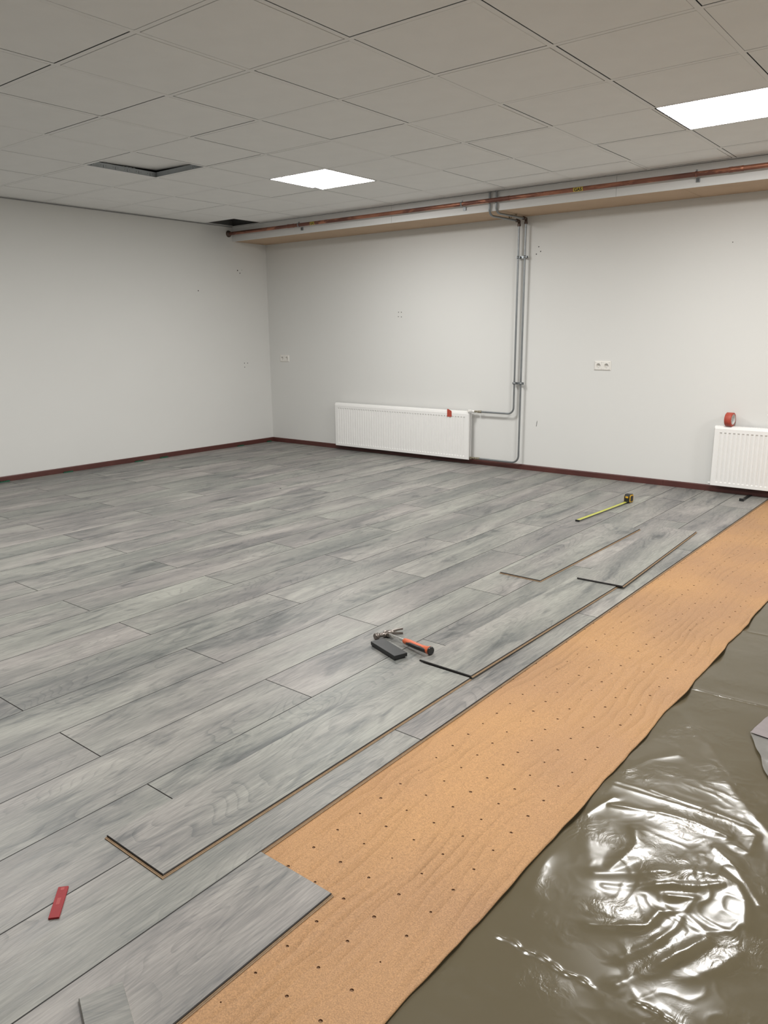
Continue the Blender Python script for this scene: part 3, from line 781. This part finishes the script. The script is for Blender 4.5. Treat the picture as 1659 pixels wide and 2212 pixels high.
# ---------------------------------------------------------------- radiators
def radiator(label, x0, x1, z0, zf, ztop, valves):
    yf, yb = -0.092, -0.035
    t = thing('radiator', label, 'radiator', (x0, 0, z0))
    L = x1-x0; Hh = zf-z0; pitch = 0.0333; n = int((L-0.05)/pitch); m0 = (L-n*pitch)/2
    xs = [(0.0, 0.006), (0.004, 0.0)]
    for k in range(n):
        a = m0+k*pitch
        xs += [(a+0.0075, 0.0), (a+0.0105, 1.0), (a+0.0228, 1.0), (a+0.0258, 0.0)]
    xs += [(L-0.004, 0.0), (L, 0.006)]
    zs = [(0, 0.0, 0.006), (0.004, 0.0, 0.0), (0.030, 0.0, 0), (0.0345, 1.0, 0), (Hh-0.036, 1.0, 0), (Hh-0.0335, 0.0, 0), (Hh-0.005, 0.0, 0.0), (Hh, 0.0, 0.003)]
    V = []
    for z, w, back in zs:
        for x, d in xs:
            dd = d if d in (0.006,) else d*0.0080*w
            V.append((x, yf+max(dd, back), z))
    nx = len(xs); F = [(j*nx+i, j*nx+i+1, (j+1)*nx+i+1, (j+1)*nx+i) for j in range(len(zs)-1) for i in range(nx-1)]
    # rims turned back
    base = len(V)
    rim = [(0, 0), (L, 0), (L, Hh), (0, Hh)]
    V += [(0, yf+0.006, 0), (L, yf+0.006, 0), (L, yf+0.003, Hh), (0, yf+0.003, Hh), (0, yf+0.020, 0), (L, yf+0.020, 0), (L, yf+0.020, Hh), (0, yf+0.020, Hh)]
    for k in range(4): F.append((base+k, base+4+k, base+4+(k+1) % 4, base+(k+1) % 4))
    b = MB(); b.add(V, F, RADW); b.box(0.006, L-0.006, yf+0.0125, yf+0.020, 0.004, Hh-0.004, RADW); b.build('front_panel', t)
    b = MB(); b.box(0.006, L-0.006, yb-0.006, yb+0.004, 0.006, Hh, RADW, 0.002); b.build('rear_panel', t)
    # convector fins between the panels
    b = MB()
    for k in range(int(L/0.022)):
        x = 0.02+0.022*k
        if x < L-0.02: b.box(x, x+0.0012, yf+0.021, yb-0.0065, 0.03, Hh-0.02, RADIN)
    o = b.build('convector_fin', t); o['kind'] = 'stuff'
    # top grille: rounded cover with slots
    b = MB(); dz = ztop-zf
    prof = [(yf+0.003, Hh), (yf+0.006, Hh+dz*0.45), (yf+0.013, Hh+dz*0.85), (yf+0.022, Hh+dz)]
    for k in range(3):
        (ya, za), (yb_, zb) = prof[k], prof[k+1]
        b.add([(0.0, ya, za), (L, ya, za), (L, yb_, zb), (0.0, yb_, zb)], [(0, 1, 2, 3)], RADW, True)
    for ya, yb_ in ((yf+0.022, yf+0.028), (yb-0.008, yb+0.004)): b.box(0.0, L, ya, yb_, Hh+dz-0.002, Hh+dz, RADW)
    xx = 0.0
    while xx < L-0.001:
        b.box(xx, min(xx+0.012, L), yf+0.028, yb-0.008, Hh+dz-0.002, Hh+dz, RADW); xx += 0.0185
    b.build('top_grille', t)
    for x in ():
        b = MB(); b.prism([(yf+0.008, 0.010), (yb+0.004, 0.010), (yb+0.004, Hh+dz), (yf+0.022, Hh+dz), (yf+0.010, Hh+dz*0.7), (yf+0.006, Hh)], 0, 0.0015, RADW,
                          Matrix(((0, 0, 1, x), (1, 0, 0, 0), (0, 1, 0, 0), (0, 0, 0, 1)))); b.build('side_panel', t)
    for x in (0.18, L-0.18):
        b = MB(); b.box(x-0.02, x+0.02, yb+0.004, -0.0012, Hh*0.2, Hh*0.85, METALG); b.build('wall_bracket', t)
    if valves == 'right':
        zt, zb = 0.530-z0, 0.066-z0; yv = YV
        o = put('valve', None, t, (L, yv, zt)); bpy.data.objects.remove(o)
        b = MB(); b.tube([(L-0.010, yv, zt), (L+0.016, yv, zt)], 0.009, RADW, 12); b.tube([(L+0.012, yv, zt), (L+0.040, yv, zt)], 0.0125, RADW, 8); b.tube([(L+0.038, yv, zt), (L+0.062, yv, zt)], 0.0105, BRASS, 6); vb = b.build('top_valve', t)
        b = MB(); b.tube([(L+0.012, yv-0.008, zt), (L+0.004, yv-0.030, zt+0.004), (L-0.002, yv-0.050, zt+0.004)], 0.0165, RADW, 12, radii=[0.012, 0.0165, 0.0155])
        b.tube([(L-0.002, yv-0.050, zt+0.004), (L-0.003, yv-0.053, zt+0.004)], 0.012, SOCK, 12); b.build('valve_knob', vb)
        b = MB(); b.tube([(L-0.010, yv, zb), (L+0.036, yv, zb)], 0.010, BRASS, 10); b.tube([(L+0.014, yv-0.016, zb), (L+0.014, yv+0.004, zb)], 0.012, BRASS, 10); b.tube([(L+0.032, yv, zb), (L+0.052, yv, zb)], 0.0105, BRASS, 6); b.build('bottom_valve', t)
    else:
        b = MB(); b.tube([(0.006, YV-0.005, 0.014), (-0.018, YV-0.005, 0.014)], 0.0085, RADW, 12); b.tube([(-0.018, YV-0.005, 0.014), (-0.026, YV-0.005, 0.014)], 0.006, RADW, 12); b.build('drain_plug', t)
        b = MB(); b.tube([(0.004, YV, Hh-0.006), (-0.008, YV, Hh-0.006)], 0.006, BRASS, 8); b.build('vent_plug', t)
    return t
radiator('wide white ribbed panel radiator left of the heating pipes', 1.120, 2.898, 0.049, 0.509, 0.531, 'right')
radiator('white ribbed panel radiator cut off by the right edge of the photo', 5.215, 6.815, 0.062, 0.530, 0.547, 'left')

# ---------------------------------------------------------------- sockets
def socket(label, x, z):
    t = thing('wall_socket', label, 'socket', (x, 0, z))
    w, h, d = 0.076, 0.0405, 0.009
    b = MB()
    ring = lambda a, c, y: [(-a, y, -c), (a, y, -c), (a, y, c), (-a, y, c)]
    R = [ring(w, h, -0.0005), ring(w, h, -0.0035), ring(w-0.008, h-0.008, -d)]
    for k in range(2): b.add(R[k]+R[k+1], [(q, (q+1) % 4, 4+(q+1) % 4, 4+q) for q in range(4)], SOCK)
    for x0, x1 in ((-w+0.008, -w+0.0095), (-0.0065, 0.0065), (w-0.0095, w-0.008)):
        b.add([(x0, -d, -h+0.008), (x1, -d, -h+0.008), (x1, -d, h-0.008), (x0, -d, h-0.008)], [(0, 1, 2, 3)], SOCK)
    b.build('cover_frame', t)
    for sx in (-0.0365, 0.0365):
        N = 28; rr_ = 0.0195; q = 0.0296; hh = 0.0325; b = MB()
        outer = []
        for k in range(N):
            a = 2*math.pi*k/N; ca, sa = math.cos(a), math.sin(a); s = 1/max(abs(ca)/q, abs(sa)/hh); outer.append((sx+ca*s, -d-0.0008, sa*s))
        c1 = [(sx+rr_*math.cos(2*math.pi*k/N), -d-0.0008, rr_*math.sin(2*math.pi*k/N)) for k in range(N)]
        c2 = [(sx+(rr_-0.0005)*math.cos(2*math.pi*k/N), +0.0075, (rr_-0.0005)*math.sin(2*math.pi*k/N)) for k in range(N)]
        outer0 = [(p[0], -d+0.003, p[2]) for p in outer]
        for A, B in ((outer0, outer), (outer, c1), (c1, c2)): b.add(A+B, [(k, (k+1) % N, N+(k+1) % N, N+k) for k in range(N)], SOCK)
        b.add(c2, [tuple(range(N))], SOCK)
        ins = b.build('socket_insert', t)
        b = MB()
        for px in (-0.0095, 0.0095): b.tube([(sx+px, 0.0068, 0), (sx+px, 0.0073, 0)], 0.0026, HOLE, 10)
        b.build('pin_hole', ins)
        for pz in (-1, 1):
            b = MB(); b.box(sx-0.003, sx+0.003, -0.006, 0.0055, pz*0.0165-0.0015, pz*0.0165+0.0015, METALG); b.build('earth_clip', ins)
    return t
# shallow box openings in the wall are hidden by the covers
def cut_wall_for_sockets(): pass
socket('double white wall socket near the corner, left of the wide radiator', 0.256, 1.005)
socket('double white wall socket on the wall between the heating pipes and the right radiator', 4.209, 0.996)

# ---------------------------------------------------------------- drill holes and scuffs (flat marks on the walls)
def disc(parent, name, c, r, nrm, mat, el=1.0):
    b = MB(); N = 10; c = Vector(c)
    u_ = Vector((1, 0, 0)) if abs(nrm[0]) < 0.5 else Vector((0, 1, 0)); w_ = Vector((0, 0, 1)); nn = Vector(nrm)
    V = [c+nn*0.0006+(u_*math.cos(2*math.pi*k/N)*el+w_*math.sin(2*math.pi*k/N))*r for k in range(N)]
    V2 = [c+nn*0.0002+(u_*math.cos(2*math.pi*k/N)*el+w_*math.sin(2*math.pi*k/N))*r*1.25 for k in range(N)]
    b.add(V+V2, [tuple(range(N))]+[(k, N+k, N+(k+1) % N, (k+1) % N) for k in range(N)], mat); b.build(name, parent)
for x, z, r in ((3.547, 2.033, 0.0042), (3.567, 1.992, 0.0042), (3.525, 1.971, 0.0042), (1.959, 1.498, 0.004), (1.995, 1.497, 0.004), (1.956, 1.454, 0.004), (1.995, 1.451, 0.004), (5.2, 1.95, 0.003)):
    disc(wall_back, 'drill_hole', (x, 0, z), r, (0, -1, 0), HOLE)
for y, z, r in ((-0.447, 1.993, 0.006), (-0.412, 1.965, 0.005), (-0.383, 2.0, 0.003), (-1.017, 1.751, 0.005), (-0.408, 0.958, 0.0045), (-0.360, 0.957, 0.0045), (-0.407, 0.912, 0.0045)):
    disc(wall_left, 'drill_hole', (0, y, z), r, (1, 0, 0), HOLE)
b = MB(); b.prism([(-0.006, -0.028), (-0.001, -0.026), (0.002, -0.004), (0.006, 0.024), (0.004, 0.028), (-0.001, 0.006), (-0.003, -0.010)], 0.0, 0.0006, HOLE, Matrix(((1, 0, 0, 3.592), (0, 0, -1, 0), (0, 1, 0, 0.449), (0, 0, 0, 1))))
b.build('scuff_mark', wall_back)

# ---------------------------------------------------------------- roll of tape and strip of tape
t = thing('tape_roll', 'roll of terracotta-red tape standing on the right radiator', 'tape', (5.318, -0.067, 0.547), (0, 0, math.radians(-6)))
Rr, rc, hw = 0.0545, 0.0385, 0.026
xf = Matrix.Translation((0, 0, Rr)) @ Matrix.Rotation(math.pi/2, 4, 'Y')
b = MB(); b.lathe([(rc+0.002, -hw), (Rr-0.002, -hw), (Rr, -hw+0.0015), (Rr, hw-0.0015), (Rr-0.002, hw), (rc+0.002, hw)], REDTAPE, xf, 40); b.build('tape_winding', t)
b = MB(); b.lathe([(rc+0.002, hw), (rc+0.002, hw+0.0006), (rc, hw+0.0006), (rc, -hw-0.0006), (rc+0.002, -hw-0.0006), (rc+0.002, -hw)], CARD, xf, 40); b.build('card_core', t)
# torn strip hanging over the radiator edge
b = MB()
pts = [(0.0, -0.046), (0.0, 0.022), (0.004, 0.034), (0.020, 0.028), (0.052, 0.014), (0.055, -0.044)]
fr = Matrix(((1, 0, 0, 2.642), (0, 0, -1, -0.0942), (0, 1, 0, 0.511), (0, 0, 0, 1)))
b.prism(pts, 0.0, 0.0007, REDTAPE, fr)
tag(b.build('tape_strip', recalc=True), 'short torn strip of red tape stuck on the wide radiator top edge', 'tape')

# ---------------------------------------------------------------- hammer
t = thing('claw_hammer', 'claw hammer with chrome shaft and orange-black grip lying on the planks', 'hammer', (5.028, -4.088, 0))
hd = Vector((0.287, -0.079, 0)).normalized(); cd = Vector((-hd.y, hd.x, 0))          # handle and claw directions
def hp(a, c, z): v_ = hd*a+cd*c; return (v_.x, v_.y, z+max(0.0, a-0.03)*0.062)
zc = 0.0145
b = MB()
b.tube([hp(-0.004, -0.066, zc), hp(-0.004, -0.063, zc), hp(-0.004, -0.049, zc), hp(-0.003, -0.045, zc), hp(-0.002, -0.030, zc), hp(0, -0.022, zc)], 0, HEADM, 18, radii=[0.0120, 0.0140, 0.0140, 0.0100, 0.0092, 0.0120])
b.tube([hp(0.0, -0.024, zc), hp(0, -0.014, zc), hp(0, 0.004, zc), hp(-0.001, 0.014, zc), hp(0.002, 0.026, zc)], 0, HEADM, 14, radii=[0.0105, 0.0138, 0.0142, 0.0125, 0.0095])
b.tube([hp(-0.012, -0.005, zc), hp(0.014, -0.005, zc), hp(0.019, -0.005, zc)], 0, HEADM, 14, radii=[0.0125, 0.0125, 0.0105])
hdobj = b.build('hammer_head', t)
for s in (-1, 1):
    b = MB(); P_ = []
    for k in range(7):
        f = k/6; P_.append((0.001+0.015*f*f, 0.018+0.052*f, zc+s*(0.0045+0.0055*f), 0.0085*(1-f*0.55), 0.0052*(1-0.25*f)))
    V = []
    for a, c, z, wa, wz in P_:
        V += [hp(a-wa*0.6, c, z-wz), hp(a+wa*0.6, c, z-wz), hp(a+wa*0.6, c, z+wz), hp(a-wa*0.6, c, z+wz)]
    F = [(4*k+q, 4*k+(q+1) % 4, 4*k+4+(q+1) % 4, 4*k+4+q) for k in range(6) for q in range(4)]+[(0, 1, 2, 3), (24, 25, 26, 27)]
    b.add(V, F, HEADM); b.build('claw', t, recalc=True)
b = MB(); b.tube([hp(0.014, -0.004, zc), hp(0.135, -0.002, zc+0.001)], 0.0078, CHROME, 18); b.build('shaft', t)
b = MB(); b.tube([hp(0.119, -0.002, zc+0.001), hp(0.123, -0.002, zc+0.001), hp(0.135, -0.002, zc+0.001), hp(0.160, -0.002, zc+0.001), hp(0.200, -0.001, zc), hp(0.240, 0, zc), hp(0.270, 0, zc+0.001), hp(0.285, 0, zc+0.003), hp(0.293, 0, zc+0.0035)], 0, ORANGE, 22,
              radii=[0.0090, 0.0115, 0.0128, 0.0140, 0.0132, 0.0130, 0.0148, 0.0176, 0.0180]); gr = b.build('grip', t)
b = MB()
for (a0, c0, z0, l) in ((0.150, -0.0085, zc-0.0005, 0),):
    b.tube([hp(0.138, -0.0040, zc), hp(0.150, -0.0066, zc), hp(0.175, -0.0070, zc), hp(0.215, -0.0058, zc-0.001), hp(0.250, -0.0050, zc-0.0005), hp(0.268, -0.0050, zc), hp(0.276, -0.0060, zc)], 0, RUBBER, 18,
           radii=[0.0050, 0.0098, 0.0110, 0.0112, 0.0112, 0.0118, 0.0110])
b.build('rubber_inlay', gr)
b = MB(); b.tube([hp(0.291, 0, zc+0.0035), hp(0.295, 0, zc+0.0035), hp(0.2975, 0, zc+0.0035)], 0, RUBBER, 22, radii=[0.0180, 0.0176, 0.0150]); b.build('end_cap', t)

# ---------------------------------------------------------------- black tapping block
b = MB()
p0, p1, p2, p3 = (5.036, -4.214), (5.209, -4.273), (5.231, -4.214), (5.059, -4.156)
ux = Vector((p1[0]-p0[0], p1[1]-p0[1], 0)); uy = Vector((p3[0]-p0[0], p3[1]-p0[1], 0)); lx, ly = ux.length, uy.length; ux.normalize(); uy = Vector((-ux.y, ux.x, 0))
t = thing('tapping_block', 'flat black plastic tapping block lying beside the hammer', 'block', (p0[0], p0[1], 0), (0, 0, math.atan2(ux.y, ux.x)))
b.box(0, lx, 0, ly, 0.0065, 0.0215, BLACK, 0.0012); b.box(0.004, lx-0.004, 0.003, ly-0.008, 0, 0.0068, BLACK, 0.0006); b.build('block_body', t)

# ---------------------------------------------------------------- tape measure
A = Vector((4.832, -0.870, 0)); Bp = Vector((4.785, -1.655, 0)); d = (Bp-A).normalized()
t = thing('tape_measure', 'black and yellow tape measure with its yellow blade pulled out', 'tape measure', A, (0, 0, math.atan2(d.y, d.x)))
# local x runs along the blade
def rounded(pr_, x0, x1, z0, z1, r, n=5):
    out = []
    for cx, cz, a0 in ((x1-r, z0+r*0.35, -90), (x1-r, z1-r, 0), (x0+r, z1-r, 90), (x0+r, z0+r*0.35, 180)):
        rv = r*0.35 if cz < (z0+z1)/2 else r
        for k in range(n+1):
            a = math.radians(a0+90*k/n)
            out.append((cx+(r if rv == r else r)*math.cos(a), cz+rv*math.sin(a)))
    return out
prof = rounded(None, -0.066, 0.004, 0.0, 0.068, 0.020)
XZ = lambda y: Matrix(((1, 0, 0, 0), (0, 0, -1, y), (0, 1, 0, 0), (0, 0, 0, 1)))
b = MB(); b.prism(prof, -0.020, 0.020, BLACK, XZ(0)); b.build('case', t, recalc=True)
pr2 = [(x*0.86-0.0045, 0.006+z*0.84) for x, z in prof]
for s in (-1, 1):
    b = MB(); b.prism(pr2, s*0.0200, s*0.0245, YELLOWL, XZ(0)); b.build('yellow_side', t, recalc=True)
    pr3 = [(x*0.62-0.0118, 0.013+z*0.62) for x, z in prof]
    b = MB(); b.prism(pr3, s*0.0245, s*0.0262, BLACK, XZ(0)); b.build('side_pad', t, recalc=True)
b = MB(); b.box(0.003, 0.0075, -0.010, 0.012, 0.040, 0.053, YELLOWL, 0.001); b.build('lock_button', t)
L = (Bp-A).length
b = MB(); V = []; n = 24
for k in range(n+1):
    x = 0.001+(L-0.012)*k/n; lift = 0.0075-0.0015*math.sin(math.pi*k/n)
    for q in range(7):
        f = (q-3)/3; V.append((x, 0.0125*f, lift+0.0035*f*f))
b.add(V, [(k*7+q, k*7+q+1, (k+1)*7+q+1, (k+1)*7+q) for k in range(n) for q in range(6)], YELLOW, True)
b.build('blade', t)
b = MB()
for k in range(1, 38): b.box(0.02*k-0.0004, 0.02*k+0.0004, 0.0040, 0.0118, 0.0092, 0.0120, INK) if False else None
b.box(L-0.014, L-0.004, -0.013, 0.013, 0.0100, 0.0118, BLACK); b.box(L-0.0042, L-0.0025, -0.0135, 0.0135, -0.0, 0.0118, BLACK)
b.box(L-0.014, L-0.004, -0.0145, -0.0125, 0.002, 0.0118, BLACK); b.box(L-0.014, L-0.004, 0.0125, 0.0145, 0.002, 0.0118, BLACK); b.build('end_hook', t)

# ---------------------------------------------------------------- pull bar, red strip, wedges, litter
t = thing('pull_bar', 'black pull bar on the floor, sticking out from under the right radiator', 'tool', (5.498, -0.279, 0), (0, 0, math.radians(0)))
b = MB(); b.box(0.0, 0.028, 0.0, 0.262, 0.0012, 0.006, BLACK, 0.0008); b.build('bar', t)
b = MB(); b.box(-0.002, 0.030, -0.006, 0.016, 0.0, 0.021, BLACK, 0.001); b.build('striking_end', t)
b = MB(); b.box(0.008, 0.020, 0.015, 0.24, 0.005, 0.009, BLACK); b.build('spine', t)

a = Vector((5.375, -5.800, 0)); e = Vector((5.452, -5.867, 0)); dv = (e-a).normalized(); pv = Vector((-dv.y, dv.x, 0))
t = thing('red_spacer', 'flat red plastic spacer strip lying across a joint, lower left', 'spacer', a, (0, 0, math.atan2(dv.y, dv.x)))
b = MB(); b.box(0, 0.103, 0.0, 0.0235, 0.0, 0.0048, REDP, 0.0007); b.build('strip', t)
b = MB(); b.box(0.004, 0.013, 0.0075, 0.0155, 0.0047, 0.0050, REDPL); b.box(0.039, 0.061, 0.0070, 0.0150, 0.0047, 0.0050, REDPL); b.build('embossed_patch', t)

WEDG = [(-3.345, 'green spacer wedge at the left skirting, cut off by the left edge'), (-2.727, 'green spacer wedge at the left skirting, second from the left edge'),
        (-1.937, 'green spacer wedge, left one of the close pair at the left skirting'), (-1.626, 'green spacer wedge, right one of the close pair at the left skirting'),
        (-0.547, 'green spacer wedge at the left skirting, second from the corner'), (-0.090, 'green spacer wedge nearest the room corner')]
for y, lab in WEDG:
    b = MB(); l = 0.048 if y < -0.5 else 0.035
    V = [(0.0125, y-l, 0), (0.030, y-l, 0), (0.030, y+l, 0), (0.0125, y+l, 0), (0.0125, y-l, 0.007), (0.030, y-l, 0.007), (0.030, y+l, 0.012), (0.0125, y+l, 0.012)]
    b.add(V, [(0, 1, 2, 3), (4, 5, 6, 7), (0, 1, 5, 4), (1, 2, 6, 5), (2, 3, 7, 6), (3, 0, 4, 7)], GREENP)
    for k in range(4): b.box(0.014, 0.0285, y-l*0.7+k*l*0.45, y-l*0.7+k*l*0.45+0.003, 0.006, 0.0128, GREENP)
    tag(b.build('spacer_wedge', recalc=True), lab, 'wedge', 'green wedges along the left skirting')

# crumpled bit of clear wrapper under the wide radiator
b = MB(); n = 14; V = []
for j in range(n+1):
    for i in range(n+1):
        x = -0.035+0.07*i/n; y = -0.022+0.044*j/n; p = Vector((x*38, y*38, 1))
        rad = 1-max(abs(i/n-0.5), abs(j/n-0.5))*2
        V.append((x+0.006*noise.noise(p), y+0.006*noise.noise(p+Vector((9, 0, 0))), 0.0012+max(0, min(1, rad*2.2))*0.017*abs(noise.noise(p*1.7)+0.3)))
b.add(V, [(j*(n+1)+i, j*(n+1)+i+1, (j+1)*(n+1)+i+1, (j+1)*(n+1)+i) for j in range(n) for i in range(n)], FILM2)
tag(b.build('wrapper', None, (2.497, -0.205, 0)), 'small crumpled clear wrapper on the floor below the wide radiator', 'wrapper')
b = MB(); b.tube([(0, 0, 0.002), (0.008, 0.003, 0.004), (0.017, 0.001, 0.002)], 0.0018, INK, 6)
tag(b.build('wood_shaving', None, (2.26, -2.07, 0)), 'tiny dark shaving on the planks in front of the corner', 'shaving')
